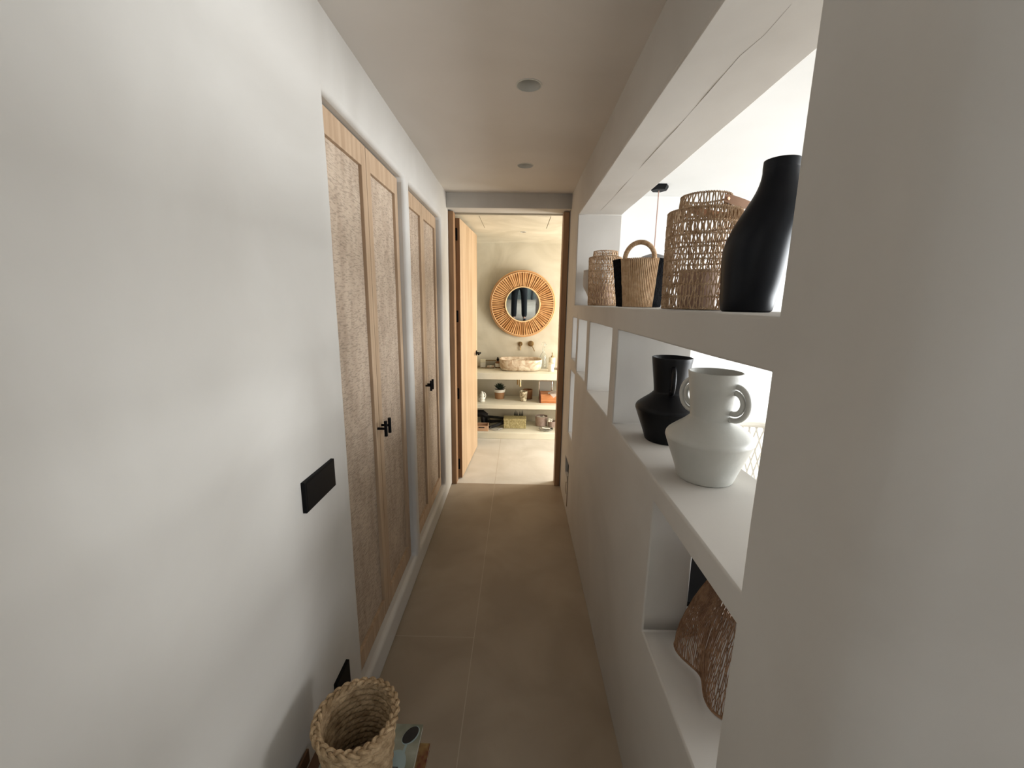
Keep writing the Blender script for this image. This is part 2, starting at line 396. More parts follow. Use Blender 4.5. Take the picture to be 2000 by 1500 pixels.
# door frame and door leaf of the bathroom
for nm, x0, x1, zt in (('trim_1', -0.541, -0.497, 2.150), ('trim_2', 0.317, 0.359, 2.150)):
    bm = B(); box(bm, x0, x1, 3.185, 3.285, 0.0, zt, bev=0.002); struct(nm, bm, OAKB)
e = bpy.data.objects.new('door_1', None); C.objects.link(e); e['kind'] = 'structure'; e.location = (-0.486, 3.292, 0)
e.rotation_euler = (0, 0, math.radians(-3.6))
bm = B(); box(bm, -0.016, 0.022, 0.0, 0.80, 0.008, 2.120, bev=0.0015, mi=0)
for f in bm.faces:
    f.material_index = 1 if f.normal.y < -0.7 and f.calc_center_median().y < 0.01 else 0
obj('door_leaf', bm, [OAKD, OAKB], e, False)
for z in (2.003, 1.382, 0.752, 0.135):
    bm = B(); box(bm, -0.016, 0.004, -0.006, 0.0, z-0.046, z+0.046, bev=0.004); obj('hinge', bm, BLACK, e, False)
bm = B(); lathe(bm, [(0, 0), (0.026, 0), (0.026, 0.006), (0, 0.006)], 24)
bmesh.ops.transform(bm, matrix=Matrix.Translation((0.022, 0.74, 1.0)) @ Matrix.Rotation(PI/2, 4, 'Y'), verts=bm.verts[:])
tube(bm, [(0.028, 0.74, 1.0), (0.062, 0.74, 1.0)], 0.009, 10); tube(bm, [(0.062, 0.752, 1.0), (0.062, 0.63, 1.0)], 0.009, 10)
obj('door_handle', bm, BLACK, e)

# ------------------------------------------------------------------ ceiling lights
LL = ['white plaster recessed ceiling downlight nearer the camera', 'smaller-looking recessed ceiling downlight near the end beam',
      'tiny recessed downlight in the bathroom ceiling by the hatch']
for i, (x, y, r, zc) in enumerate([(0.022, 1.643, 0.043, CE), (0.022, 2.52, 0.043, CE), (0.028, 4.04, 0.026, 2.145)]):
    e = empty('recessed_downlight', (x, y, zc), LL[i], 'ceiling light', 'recessed ceiling downlights')
    bm = B(); lathe(bm, [(r+0.004, 0.001), (r+0.003, -0.002), (r-0.001, -0.002), (r-0.001, 0.001), (r*0.93, 0.004), (r*0.72, 0.030), (r*0.68, 0.034)], 40)
    obj('light_housing', bm, VASEWHT, e)
    bm = B(); lathe(bm, [(0, 0.033), (r*0.68, 0.033), (r*0.68, 0.038), (0, 0.038)], 32); obj('lamp_lens', bm, WHITE, e)

# ------------------------------------------------------------------ closets
def closet(y0, y1, label):
    e = empty('built_in_closet', (-0.600, (y0+y1)/2, 0.128), label, 'closet', 'built-in closets along the left wall')
    ym = (y0+y1)/2; z0, z1 = 0.128, 2.046
    for s, (a, b) in enumerate(((y0+0.003, ym-0.0025), (ym+0.0025, y1-0.003))):
        a -= ym; b -= ym; h = z1-z0
        st, rt = 0.042, 0.075
        bm = B(); t = 0.030
        box(bm, 0, t, a, a+st, 0, h, bev=0.0015); box(bm, 0, t, b-st, b, 0, h, bev=0.0015)
        box(bm, 0, t, a+st, b-st, h-rt, h, bev=0.0015); box(bm, 0, t, a+st, b-st, 0, rt, bev=0.0015)
        d = obj('closet_door', bm, OAK, e, False)
        bm = B(); box(bm, 0.010, 0.017, a+st, b-st, rt, h-rt); p = obj('cane_panel', bm, CANE, d, False); p['label'] = 'woven cane panel'
        hy = (b-0.022) if s == 0 else (a+0.022); hz = 0.985 - z0 + (0.0 if s == 0 else 0.0)
        bm = B(); tube(bm, [(t, hy, hz), (t+0.032, hy, hz)], 0.0055, 10); tube(bm, [(t+0.034, hy, hz-0.032), (t+0.034, hy, hz+0.032)], 0.007, 10)
        hn = obj('handle', bm, BLACK, d); hn['label'] = 'black T-bar handle'
closet(NI[0][0], NI[0][1], 'larger-looking oak and cane double closet, the nearer one on the left wall')
closet(NI[1][0], NI[1][1], 'oak and cane double closet beside the bathroom door frame, the farther one')

# ------------------------------------------------------------------ switch, socket, wall hole
e = empty('light_switch_plate', (L, 1.02, 1.011), 'black rectangular switch plate on the left wall beside the closet', 'light switch')
bm = B(); box(bm, -0.004, 0.010, -0.083, 0.083, -0.041, 0.041, bev=0.0012); obj('cover_plate', bm, BLACK, e, False)
bm = B(); box(bm, 0.010, 0.0106, -0.076, 0.076, -0.036, 0.036, bev=0.0002); obj('rocker', bm, BLACK, e, False)
e = empty('wall_socket_plate', (L, 1.058, 0.33), 'black socket plate low on the left wall behind the seagrass basket', 'wall socket')
bm = B(); box(bm, -0.004, 0.010, -0.045, 0.045, -0.041, 0.041, bev=0.0012); obj('cover_plate', bm, BLACK, e, False)
e = empty('wall_outlet_recess', (0.372, 2.74, 0.20), 'broken dark outlet recess with cracked plaster low on the right wall near the bathroom door', 'wall outlet')
bm = B(); box(bm, 0.016, 0.046, -0.047, 0.157, 0.053, 0.182); obj('recess_shade', bm, BLACK, e, False)  # black fill stands in for the shade inside the broken hole
bm = B()
pts = [(-0.009, -0.03, 0.10), (-0.0085, -0.022, 0.06), (-0.009, -0.034, 0.02), (-0.0085, -0.028, -0.04), (-0.009, -0.036, -0.09), (-0.009, -0.034, -0.13)]
tube(bm, pts, 0.0022, 5); tube(bm, [(-0.009, 0.02, 0.03), (-0.009, 0.05, 0.02), (-0.009, 0.06, -0.05), (-0.009, 0.02, -0.06)], 0.0013, 5)
obj('crack', bm, DARKWOOD, e)

# ------------------------------------------------------------------ objects on the upper shelf
ZS = 1.4855
# big black bottle vase: rings drift sideways as they rise
ux, uy = math.cos(math.atan2(0.5, 0.927)), -math.sin(math.atan2(0.5, 0.927))
prof = [(0.0, 0.0, 0), (0.046, 0.0, 0), (0.051, 0.004, 0), (0.055, 0.03, 0.001), (0.060, 0.065, 0.004), (0.064, 0.11, 0.006), (0.0645, 0.145, 0.010),
        (0.061, 0.180, 0.020), (0.053, 0.215, 0.030), (0.042, 0.245, 0.034), (0.035, 0.270, 0.034), (0.0325, 0.292, 0.033), (0.0325, 0.302, 0.033)]
sp = smoothprof(prof[2:], 5)
allp = prof[:2] + sp + [(0.029, 0.3035, 0.033), (0.027, 0.300, 0.033), (0.026, 0.25, 0.033), (0.0, 0.24, 0.033)]
e = empty('bottle_vase', (0.5, 0.927, ZS), 'tall black bottle-shaped vase on the upper shelf next to the near pier', 'vase')
bm = B(); lathe(bm, [(a, b) for a, b, c in allp], 64, offs=[(ux*c, uy*c) for a, b, c in allp]); obj('vase_body', bm, VASEBLK, e)
bm = B(); lathe(bm, [(0.0265, 0.284), (0.0330, 0.284), (0.0334, 0.292), (0.0330, 0.3035), (0.0290, 0.3045), (0.0265, 0.300)], 48, offs=[(ux*0.033, uy*0.033)]*6)
obj('rim', bm, VASEBLK, e)

def woven(bm, prof, n, rows, r, wob=0.38, seg=4, steps=6, mi=0, jitter=0.34):
    """open raffia: strands that pinch in pairs at each row, and twined rings on the rows"""
    zt = prof[-1][1]
    def R(z):
        for (r0, z0), (r1, z1) in zip(prof, prof[1:]):
            if z <= z1 + 1e-9: return r0 + (r1-r0)*(z-z0)/max(1e-6, z1-z0)
        return prof[-1][0]
    da = 2*PI/n
    for k in range(n):
        pts = []
        for i in range(len(rows)-1):
            za, zb = rows[i], rows[i+1]
            jo = random.uniform(-jitter, jitter)
            for s in range(steps):
                t = s/steps; z = za + (zb-za)*t
                pair = 1 if (k + i) % 2 == 0 else -1
                d = pair*da*wob*math.cos(2*PI*t)*0.5 + jo*da*math.sin(PI*t) + random.uniform(-0.06, 0.06)*da
                a = da*k + d
                rr = R(z) + math.sin(PI*t)*r*0.5
                pts.append((rr*math.cos(a), rr*math.sin(a), z))
        pts.append((R(rows[-1])*math.cos(da*k), R(rows[-1])*math.sin(da*k), rows[-1]))
        tube(bm, pts, r*random.uniform(0.8, 1.15), seg, caps=False, mi=mi)
    for i, z in enumerate(rows):
        for ph in (0, PI):
            pts = [((R(z)+r*0.9*math.cos(q*n/2*2*PI/(n*2)+ph))*math.cos(2*PI*q/(n*2)), (R(z)+r*0.9*math.cos(q*n/2*2*PI/(n*2)+ph))*math.sin(2*PI*q/(n*2)), z + r*0.8*math.sin(q*PI/2+ph)) for q in range(n*2)]
            tube(bm, pts, r*0.6, seg, closed=True, mi=mi)
def lantern(x, y, Rb, Rt, h, hn, rn, n, nrow, tw, label, rz=0, strap=True):
    e = empty('woven_lantern', (x, y, ZS), label, 'lantern', 'woven raffia lanterns on the upper shelf', rz)
    bm = B()
    zs_ = h-hn
    prof = [(Rb, 0), (Rb*1.02, h*0.25), ((Rb+Rt)/2*1.02, zs_*0.7), (Rt, zs_)]
    rows = [0.004 + (zs_-0.004)*i/nrow for i in range(nrow+1)]
    woven(bm, prof, n, rows, tw)
    obj('lantern_body', bm, RAFFIA, e)
    bm = B()
    m = 24
    for k in range(n):       # sloping shoulder
        a = 2*PI*k/n
        tube(bm, [(Rt*math.cos(a), Rt*math.sin(a), zs_), ((Rt*0.35+rn*0.65)*math.cos(a+0.02), (Rt*0.35+rn*0.65)*math.sin(a+0.02), zs_+0.006), (rn*math.cos(a), rn*math.sin(a), zs_+0.004)], tw, 4)
    obj('shoulder', bm, RAFFIA, e)
    bm = B(); woven(bm, [(rn, zs_), (rn*0.97, h)], int(n*0.75), [zs_+0.003, h-0.001], tw, wob=0.5)
    obj('neck', bm, RAFFIA, e)
    bm = B(); lathe(bm, [(0, 0.001), (Rb*0.95, 0.001), (Rb*0.95, 0.006), (0, 0.006)], 32); obj('base', bm, RAFFIA2, e)
    bm = B(); gr = rn*0.78
    lathe(bm, [(0, 0.007), (gr, 0.007), (gr, zs_*0.42), (gr-0.003, zs_*0.42), (gr-0.003, 0.011), (0, 0.011)], 32); obj('candle_holder', bm, PINKH, e)
    if strap:
        bm = B(); W = 0.0115; prev = None
        for i in range(31):
            t = PI*i/30; bu = rn*2.5*math.sin(t)**0.8 if 0 < i < 30 else 0
            q = Vector((rn*1.07*math.cos(t), bu, h-0.017 - 0.14*bu)); w_ = W*(0.75 if i in (0, 30) else 1)
            v = [bm.verts.new(q + Vector((0, 0, w_))), bm.verts.new(q - Vector((0, 0, w_)))]
            if prev: bm.faces.new((prev[0], prev[1], v[1], v[0]))
            prev = v
        bmesh.ops.solidify(bm, geom=bm.faces[:], thickness=0.003)
        s = obj('strap', bm, LEATHER, e); s['label'] = 'tan leather carrying strap'
        for sx in (-1, 1):
            bm = B(); lathe(bm, [(0, 0), (0.0045, 0), (0.004, 0.0025), (0, 0.003)], 16)
            bmesh.ops.transform(bm, matrix=Matrix.Translation((sx*(rn*1.07+0.002), 0.010, h-0.019)) @ Matrix.Rotation(sx*PI/2, 4, 'Y'), verts=bm.verts[:])
            obj('rivet', bm, COPPER, s)
    return e
lantern(0.50, 1.191, 0.089, 0.092, 0.300, 0.042, 0.064, 78, 8, 0.0023, 'large woven raffia lantern with tan leather strap beside the black bottle vase', rz=math.radians(-74))
lantern(0.48, 2.40, 0.083, 0.088, 0.298, 0.035, 0.066, 62, 7, 0.0024, 'small-looking woven raffia lantern without strap behind the two-tone tote basket', strap=False)

# two-tone tote basket
def tote(x, y, rz):
    e = empty('tote_basket', (x, y, ZS), 'raffia tote basket with black sides and round handle between the two lanterns', 'basket', rz=rz)
    Rb, Rt, h = 0.086, 0.110, 0.190; n = 92
    bms = {0: B(), 1: B(), 2: B(), 3: B()}
    for k in range(n):
        a = 2*PI*k/n; ca = math.degrees((a + PI) % (2*PI) - PI)
        mi = 0 if (abs(ca) < 40 or abs(ca) > 140) else 1
        pts = []
        for i in range(13):
            t = i/12; r = Rb + (Rt-Rb)*t + (0.0012 if i % 6 == 0 else 0); aa = a + random.uniform(-0.003, 0.003) + (0.012 if t < 0.5 else 0)
            pts.append((r*math.cos(aa), r*math.sin(aa), 0.002 + (h-0.002)*t))
        tube(bms[mi + (2 if abs(ca) > 90 else 0) if mi == 0 else (1 if ca > 0 else 3)], pts, 0.0036, 6)
    for q in (0, 2): obj('natural_weave', bms[q], RAFFIA2, e)['label'] = 'natural raffia panel'
    for q in (1, 3): obj('black_weave', bms[q], RAFBLK, e)['label'] = 'black raffia side panel'
    bm = B(); lathe(bm, [(0, 0.001), (Rb-0.004, 0.001), (Rt-0.004, h-0.003), (Rt-0.007, h-0.003), (Rb-0.007, 0.006), (0, 0.006)], 48); obj('lining', bm, RAFBLK, e)
    for s in (1,):
        bm = B(); pts = []
        for i in range(41):
            t = PI*i/40; aa = 0.055*math.cos(t)
            pts.append((s*(Rt-0.004-0.02*math.sin(t)*0.2), aa, h - 0.004 + 0.062*math.sin(t)))
        tube(bm, pts, 0.0085, 10)
        # wrapped twine
        for i in range(1, 40):
            p = Vector(pts[i]); tq = (Vector(pts[i+1])-Vector(pts[i-1])).normalized(); a1 = Vector((1, 0, 0)); b1 = tq.cross(a1).normalized()
            tube(bm, [p + (a1*math.cos(2*PI*q/10)+b1*math.sin(2*PI*q/10))*0.0086 for q in range(10)], 0.0017, 4, closed=True)
        obj('handle', bm, RAFFIA2, e)
        if s == -1: break
    return e
tote(0.5, 1.762, math.atan2(-1.762, -0.5)-0.06)

# pale grey bowl vase at the far end
e = empty('bowl_vase', (0.50, 2.615, ZS), 'pale grey footed bowl vase at the far end of the upper shelf', 'vase')
pr = smoothprof([(0.060, 0.0), (0.066, 0.01), (0.068, 0.04), (0.085, 0.08), (0.103, 0.115), (0.106, 0.16), (0.104, 0.208)], 6)
bm = B(); lathe(bm, [(0, 0)] + pr + [(0.099, 0.210), (0.098, 0.16), (0.095, 0.12), (0.06, 0.06), (0, 0.05)], 56); obj('vase_body', bm, GREYCER, e)
bm = B(); lathe(bm, [(0.096, 0.203), (0.1055, 0.203), (0.1062, 0.209), (0.1025, 0.2125), (0.097, 0.209)], 56); obj('rim', bm, GREYCER, e)

# ------------------------------------------------------------------ handled vases on the middle shelf
def handled_vase(x, y, s, mat, rz, label):
    e = empty('handled_vase', (x, y, 1.0455), label, 'vase', 'ceramic vases with looped handles on the middle shelf', rz)
    pr = [(0.0, 0.0), (0.066, 0.0), (0.0695, 0.003)] + smoothprof([(0.0695, 0.003), (0.080, 0.035), (0.095, 0.075), (0.105, 0.103), (0.1078, 0.113), (0.104, 0.124), (0.088, 0.138), (0.066, 0.155), (0.0525, 0.168)], 5)
    pr += smoothprof([(0.0515, 0.171), (0.0515, 0.178), (0.055, 0.21), (0.0598, 0.245), (0.0650, 0.285)], 4)
    pr += [(0.0648, 0.2872), (0.0625, 0.2880), (0.0608, 0.286), (0.056, 0.245), (0.048, 0.18), (0.05, 0.165), (0.09, 0.12), (0.06, 0.02), (0, 0.015)]
    bm = B(); lathe(bm, [(a*s, b*s) for a, b in pr], 72); obj('vase_body', bm, mat, e)
    for sd in (-1, 1):
        bm = B()
        for dr, rad in ((0.0, 0.0265), (0.0, 0.0430)):
            zc = 0.216; pts = []
            for i in range(27):
                t = -PI/2 + PI*i/26
                rw = 0.0515 + (0.0650-0.0515)*max(0, (zc+rad*math.sin(t)-0.178))/0.107
                xx = 0.052 + rad*0.86*math.cos(t) + (0.006 if True else 0)
                pts.append((sd*xx*s, 0, (zc + rad*math.sin(t))*s))
            tail0 = (sd*0.046*s, 0, (zc-rad)*s); tail1 = (sd*0.052*s, 0, (zc+rad)*s)
            tube(bm, [tail0] + pts + [tail1], 0.0068*s, 12)
        obj('handle', bm, mat, e)
    return e
handled_vase(0.505, 1.038, 1.0, VASEWHT, math.radians(-60), 'off-white ceramic vase with double loop handles, the nearer of the pair')
handled_vase(0.508, 1.346, 0.985, VASEBLK2, math.radians(-104), 'matt black ceramic vase with looped handles behind the white one')

# ------------------------------------------------------------------ rattan lampshade in the lower opening
def lampshade(x, y, z):
    e = empty('woven_lampshade', (x, y, z), 'brown rattan lampshade with a wavy rim standing in the lower opening of the right wall', 'lampshade')
    h = 0.40
    ph = math.atan2(-0.015, -0.143)
    def P(a, t, tw=0, dr=0):
        # t 0 rim .. 1 top
        lob = 1 + (0.13 * -math.cos(6*(a-ph)))*(1-t)**1.5
        pr = [(0, 0.172), (0.12, 0.174), (0.3, 0.160), (0.6, 0.118), (0.85, 0.075), (1, 0.045)]
        for (t0, r0), (t1, r1) in zip(pr, pr[1:]):
            if t <= t1: rr = r0+(r1-r0)*(t-t0)/(t1-t0); break
        rr = (rr+dr)*lob; aa = a + tw*t
        return (rr*math.cos(aa), rr*math.sin(aa), 0.004 + h*t)
    bm = B()
    for k in range(230):
        a = 2*PI*k/230 + random.uniform(-0.006, 0.006)
        tube(bm, [P(a, i/12) for i in range(13)], 0.0013, 4, caps=False)
    for tw in (0.5, -0.6):
        for k in range(110):
            a = 2*PI*k/110 + random.uniform(-0.02, 0.02)
            tube(bm, [P(a, i/12, tw*random.uniform(0.7, 1.2), -0.003) for i in range(13)], 0.0010, 4, caps=False)
    obj('rattan_strands', bm, LAMPR, e)
    bm = B(); tube(bm, [P(2*PI*k/120, 0) for k in range(120)], 0.0032, 8, closed=True); obj('rim_hoop', bm, LAMPR, e)
    bm = B(); tube(bm, [P(2*PI*k/40, 1) for k in range(40)], 0.0032, 8, closed=True); obj('top_hoop', bm, LAMPR, e)
lampshade(0.618, 0.885, 0.586)
e = empty('black_box', (0.555, 1.27, 0.586), 'black box standing in the dark behind the rattan lampshade', 'box')  # plain black box for a dark object of unknown use
bm = B(); box(bm, -0.06, 0.07, -0.16, 0.20, 0.0, 0.38, bev=0.004); obj('case', bm, BLACK, e, False)
bm = B(); box(bm, -0.05, 0.06, -0.163, -0.16, 0.02, 0.36, bev=0.001); obj('front_face', bm, DARK, e, False)

# ------------------------------------------------------------------ pendant lamp and chair in the living room
e = empty('pendant_lamp', (0.905, 2.90, CE), 'pendant lamp with black canopy and pink cord seen through the upper opening', 'lamp')
bm = B(); lathe(bm, [(0, 0), (0.062, 0), (0.062, -0.012), (0.05, -0.030), (0, -0.030)], 6); obj('canopy', bm, BLACK, e, False)
bm = B(); tube(bm, [(0, 0, -0.03), (0, 0, -0.43)], 0.0035, 8); c = obj('cord', bm, plain('pink_cord', (0.42, 0.27, 0.22, 1), 0.8), e); c['label'] = 'dusty pink fabric cord'
bm = B(); lathe(bm, [(0.008, -0.425), (0.03, -0.43), (0.075, -0.445), (0.115, -0.475), (0.135, -0.52), (0.131, -0.52), (0.11, -0.478), (0.07, -0.449), (0.008, -0.43)], 48)
obj('shade', bm, plain('grey_shade', (0.16, 0.15, 0.145, 1), 0.7), e)

def white_chair(x, y, rz):
    e = empty('wicker_armchair', (x, y, 0), 'white cane armchair in the living room glimpsed behind the white vase', 'chair', rz=rz)
    WC = plain('white_cane', (0.72, 0.68, 0.60, 1), 0.6)
    for a in (35, 145, 215, 325):
        bm = B(); ca, sa = math.cos(math.radians(a)), math.sin(math.radians(a))
        tube(bm, [(0.30*ca, 0.27*sa, 0), (0.29*ca, 0.26*sa, 0.40)], 0.015, 8); obj('leg', bm, WC, e)
    bm = B(); lathe(bm, [(0, 0.40), (0.29, 0.40), (0.30, 0.42), (0.29, 0.45), (0, 0.46)], 40); obj('seat', bm, CLOTH, e)
    bm = B()
    def Q(a, z): r = 0.30+0.06*(z-0.42)/0.4; return (r*math.cos(a), r*math.sin(a), z)
    for k in range(34):
        for tw in (0.35, -0.35):
            a = math.radians(-10 + 200*k/33)
            tube(bm, [Q(a+tw*(i/6-0.5), 0.42+0.40*i/6) for i in range(7)], 0.004, 4)
    obj('cane_back', bm, WC, e)
    bm = B(); tube(bm, [Q(math.radians(-18+216*k/30), 0.83) for k in range(31)], 0.016, 8); obj('top_rail', bm, WC, e)
white_chair(1.30, 1.92, math.radians(-60))

# ------------------------------------------------------------------ basket, magazines and stool at lower left
e = empty('low_stool', (-0.375, 0.71, 0), 'dark wooden low stool against the left wall under the magazines', 'stool')
bm = B(); box(bm, -0.138, 0.130, -0.15, 0.17, 0.322, 0.345, bev=0.003); obj('seat', bm, DARKWOOD, e, False)
bm = B(); box(bm, -0.155, -0.149, -0.15, 0.132, 0.322, 0.362, bev=0.001); obj('side_rail', bm, DARKWOOD, e, False)
for sx in (-0.12, 0.11):
    for sy in (-0.13, 0.15):
        bm = B(); box(bm, sx-0.012, sx+0.012, sy-0.012, sy+0.012, 0, 0.322); obj('leg', bm, DARKWOOD, e, False)
YEL = mottled('mustard_cover', (0.10, 0.022, 0.01, 1), (0.26, 0.165, 0.06, 1), 38, 0.45, 0, detail=2, dist=0.2)
COVER = mottled('grey_green_cover', (0.16, 0.165, 0.115, 1), (0.36, 0.36, 0.29, 1), 9, 0.35, 0, spec=0.3)
PAPER = plain('page_edges', (0.6, 0.56, 0.48, 1), 0.9)
PALEB = plain('print_pale_blue', (0.30, 0.38, 0.38, 1), 0.4)
PRDK = plain('print_black', (0.006, 0.006, 0.007, 1), 0.35)
def magazine(x0, x1, y0, y1, z, th, mat, label, rz=0):
    e = empty('magazine', ((x0+x1)/2, (y0+y1)/2, z), label, 'magazine', 'magazines stacked on the low stool', rz)
    a, b = (x1-x0)/2, (y1-y0)/2
    bm = B(); box(bm, -a+0.001, a-0.001, -b+0.001, b-0.001, 0.0008, th-0.0008); obj('pages', bm, PAPER, e, False)
    bm = B(); box(bm, -a, a, -b, b, th-0.0008, th); box(bm, -a, a, -b, b, 0, 0.0008); c = obj('cover', bm, mat, e, False)
    return e, c
magazine(-0.455, -0.215, 0.585, 0.868, 0.3452, 0.010, YEL, 'mustard and dark red magazine sticking out under the grey-green one')
e, c = magazine(-0.475, -0.242, 0.60, 0.905, 0.3554, 0.014, COVER, 'grey-green magazine with a black scoop on its cover, top of the pile')
def flat(name, parent, pts, z, mat):
    bm = B(); vs = [bm.verts.new((px, py, z)) for px, py in pts]; bm.faces.new(vs)
    r = bmesh.ops.extrude_face_region(bm, geom=bm.faces[:]); bmesh.ops.translate(bm, vec=(0, 0, 0.0003), verts=[v for v in r['geom'] if isinstance(v, bmesh.types.BMVert)])
    return obj(name, bm, mat, parent, False)
def ell(cx, cy, a, b, rot, n=32): return [(cx + a*math.cos(t)*math.cos(rot) - b*math.sin(t)*math.sin(rot), cy + a*math.cos(t)*math.sin(rot) + b*math.sin(t)*math.cos(rot)) for t in [2*PI*i/n for i in range(n)]]
mx, my = (-0.475-0.242)/2, (0.60+0.905)/2
zt = 0.01405
flat('cover_print', e, ell(-0.268-mx, 0.876-my, 0.027, 0.0175, math.radians(55)), zt, PALEB)
flat('cover_print', e, ell(-0.269-mx, 0.877-my, 0.0250, 0.0155, math.radians(55)), zt+0.0004, PRDK)
flat('cover_print', e, [(-0.277-mx, 0.852-my), (-0.271-mx, 0.852-my), (-0.274-mx, 0.820-my), (-0.282-mx, 0.820-my)], zt, PALEB)
flat('cover_print', e, ell(-0.292-mx, 0.800-my, 0.040, 0.028, math.radians(80)), zt+0.0002, PALEB)
for pts in ([(-0.300, 0.800), (-0.280, 0.800), (-0.280, 0.798), (-0.300, 0.798)], [(-0.283, 0.798), (-0.281, 0.798), (-0.281, 0.780), (-0.283, 0.780)]):
    flat('cover_print', e, [(px-mx, py-my) for px, py in pts], zt+0.0006, PRDK)

def seagrass(x, y, z, Rt, Rb, h):
    e = empty('seagrass_basket', (x, y, z), 'round woven seagrass basket with braided rim, standing on the magazines at lower left', 'basket')
    bm = B(); NT, NZ = 300, 96; rows = 12; kn = 26
    def ring(out):
        rs = []
        for j in range(NZ+1):
            t = j/NZ; r0 = Rb + (Rt-Rb)*t**0.9; rr = []
            for i in range(NT):
                a = 2*PI*i/NT; rowp = t*rows; rid = int(rowp)
                b = abs(math.sin(PI*rowp)) ** 0.6
                kx = a*kn/(2*PI) + (0.5 if rid % 2 else 0) + (rowp-rid-0.5)*0.9
                c = abs(math.cos(PI*kx)) ** 0.5
                d = 0.0060*(0.35*b + 0.65*b*c)
                rad = r0 + (d if out else -0.0045 - d*0.9)
                rr.append(bm.verts.new((rad*math.cos(a), rad*math.sin(a), 0.001 + h*t)))
            rs.append(rr)
        for A, Q in zip(rs, rs[1:]):
            for i in range(NT):
                i2 = (i+1) % NT; bm.faces.new((A[i], A[i2], Q[i2], Q[i]))
        return rs
    o_ = ring(True); i_ = ring(False)
    for i in range(NT):
        i2 = (i+1) % NT; bm.faces.new((o_[-1][i], o_[-1][i2], i_[-1][i2], i_[-1][i]))
    bm.faces.new([v for v in o_[0]])
    bm.faces.new([v for v in i_[0]])
    obj('basket_body', bm, SEAGR, e)
    bm = B(); M = 600; q = 18
    for ph in (0, 2*PI/3, 4*PI/3):
        pts = []
        for i in range(M):
            a = 2*PI*i/M; f = a*q/2+ph
            rr = Rt + 0.001 + 0.0066*math.sin(f); zz = h + 0.001 + 0.0042*math.sin(2*f)
            pts.append((rr*math.cos(a), rr*math.sin(a), zz))
        tube(bm, pts, 0.0048, 6, closed=True)
    r_ = obj('braided_rim', bm, SEAGR, e)
seagrass(-0.364, 0.779, 0.3700, 0.0865, 0.067, 0.176)

# ------------------------------------------------------------------ bathroom: vanity, mirror, taps
e = empty('plaster_vanity', (0.2, 4.59, 0), 'long cream plaster vanity with countertop, middle shelf and plinth under the round mirror', 'vanity')
for nm, z0, z1, y0 in (('countertop', 0.673, 0.745, 4.355), ('shelf', 0.345, 0.390, 4.355), ('plinth', 0.0, 0.072, 4.355)):
    bm = B(); box(bm, -1.315, 1.0, y0-4.59, 4.818-4.59, z0, z1, bev=0.004); obj(nm, bm, SHELF, e, False)
bm = B(); box(bm, 1.0, 1.05, -0.235, 0.228, 0.0, 0.745); obj('end_panel', bm, SHELF, e, False)

e = empty('round_mirror', (0.040, 4.780, 1.478), 'large round mirror in a radial orange rattan frame above the washbasin', 'mirror')
e.rotation_euler = (math.radians(5.8), 0, 0)
Ro, Ri = 0.372, 0.194
def rim(R, r, y, mat, nm):
    bm = B(); tube(bm, [(R*math.cos(2*PI*k/96), y, R*math.sin(2*PI*k/96)) for k in range(96)], r, 8, closed=True); return obj(nm, bm, mat, e)
bm = B()
for k in range(80):
    a = 2*PI*(k + random.uniform(-0.1, 0.1))/80; r0, r1 = Ri+0.004, Ro-0.014; rr = 0.0112*random.uniform(0.85, 1.1)
    dy = -0.030 + (0.004 if k % 3 == 0 else 0)
    tube(bm, [(r0*math.cos(a), dy, r0*math.sin(a)), (r1*math.cos(a), dy-0.004, r1*math.sin(a))], [rr*0.52, rr], 6)
cr = obj('rattan_spokes', bm, RATTANM, e)
bm = B(); lathe(bm, [(Ri-0.01, 0.0), (Ro-0.01, 0.0), (Ro-0.01, 0.024), (Ri-0.01, 0.024), (Ri-0.01, 0.0)], 96)
bmesh.ops.transform(bm, matrix=Matrix.Translation((0, -0.002, 0)) @ Matrix.Rotation(PI/2, 4, 'X'), verts=bm.verts[:]); obj('backing', bm, BROWNW, e)
rim(Ro-0.004, 0.010, -0.024, RATRIM, 'outer_rim'); rim(Ro-0.018, 0.0035, -0.042, RATRIML, 'outer_rim'); rim(Ri+0.002, 0.007, -0.036, RATRIML, 'inner_rim')
bm = B(); lathe(bm, [(0, 0), (Ri, 0), (Ri, 0.004), (0, 0.004)], 96)
bmesh.ops.transform(bm, matrix=Matrix.Translation((0, -0.026, 0)) @ Matrix.Rotation(PI/2, 4, 'X'), verts=bm.verts[:]); obj('mirror_glass', bm, MIRROR, e, True)

def roty(bm, M): bmesh.ops.transform(bm, matrix=M, verts=bm.verts[:])
e = empty('wall_spout', (0.022, 4.82, 1.018), 'aged brass wall spout on a small round plate above the washbasin', 'tap')
bm = B(); lathe(bm, [(0, 0), (0.026, 0), (0.026, 0.008), (0.012, 0.009), (0.012, 0.014), (0, 0.014)], 32); roty(bm, Matrix.Rotation(PI/2, 4, 'X')); obj('wall_plate', bm, BRASS, e)
bm = B(); tube(bm, [(0, -0.01, 0), (0, -0.17, 0.0), (0, -0.185, -0.004), (0, -0.19, -0.02)], 0.0085, 12); obj('spout', bm, BRASS, e)
bm = B(); tube(bm, [(0, -0.012, -0.018), (0, -0.014, -0.075)], 0.006, 10); obj('drop_lever', bm, BRASS, e)
e = empty('mixer_tap', (0.146, 4.82, 1.022), 'aged brass mixer with larger round plate and slanted lever, right of the wall spout', 'tap')
bm = B(); lathe(bm, [(0, 0), (0.034, 0), (0.034, 0.008), (0.022, 0.010), (0.022, 0.035), (0, 0.037)], 32); roty(bm, Matrix.Rotation(PI/2, 4, 'X')); obj('wall_plate', bm, BRASS, e)
bm = B(); tube(bm, [(0.012, -0.03, -0.018), (0.045, -0.04, -0.085)], 0.0048, 10); obj('lever', bm, BRASS, e)

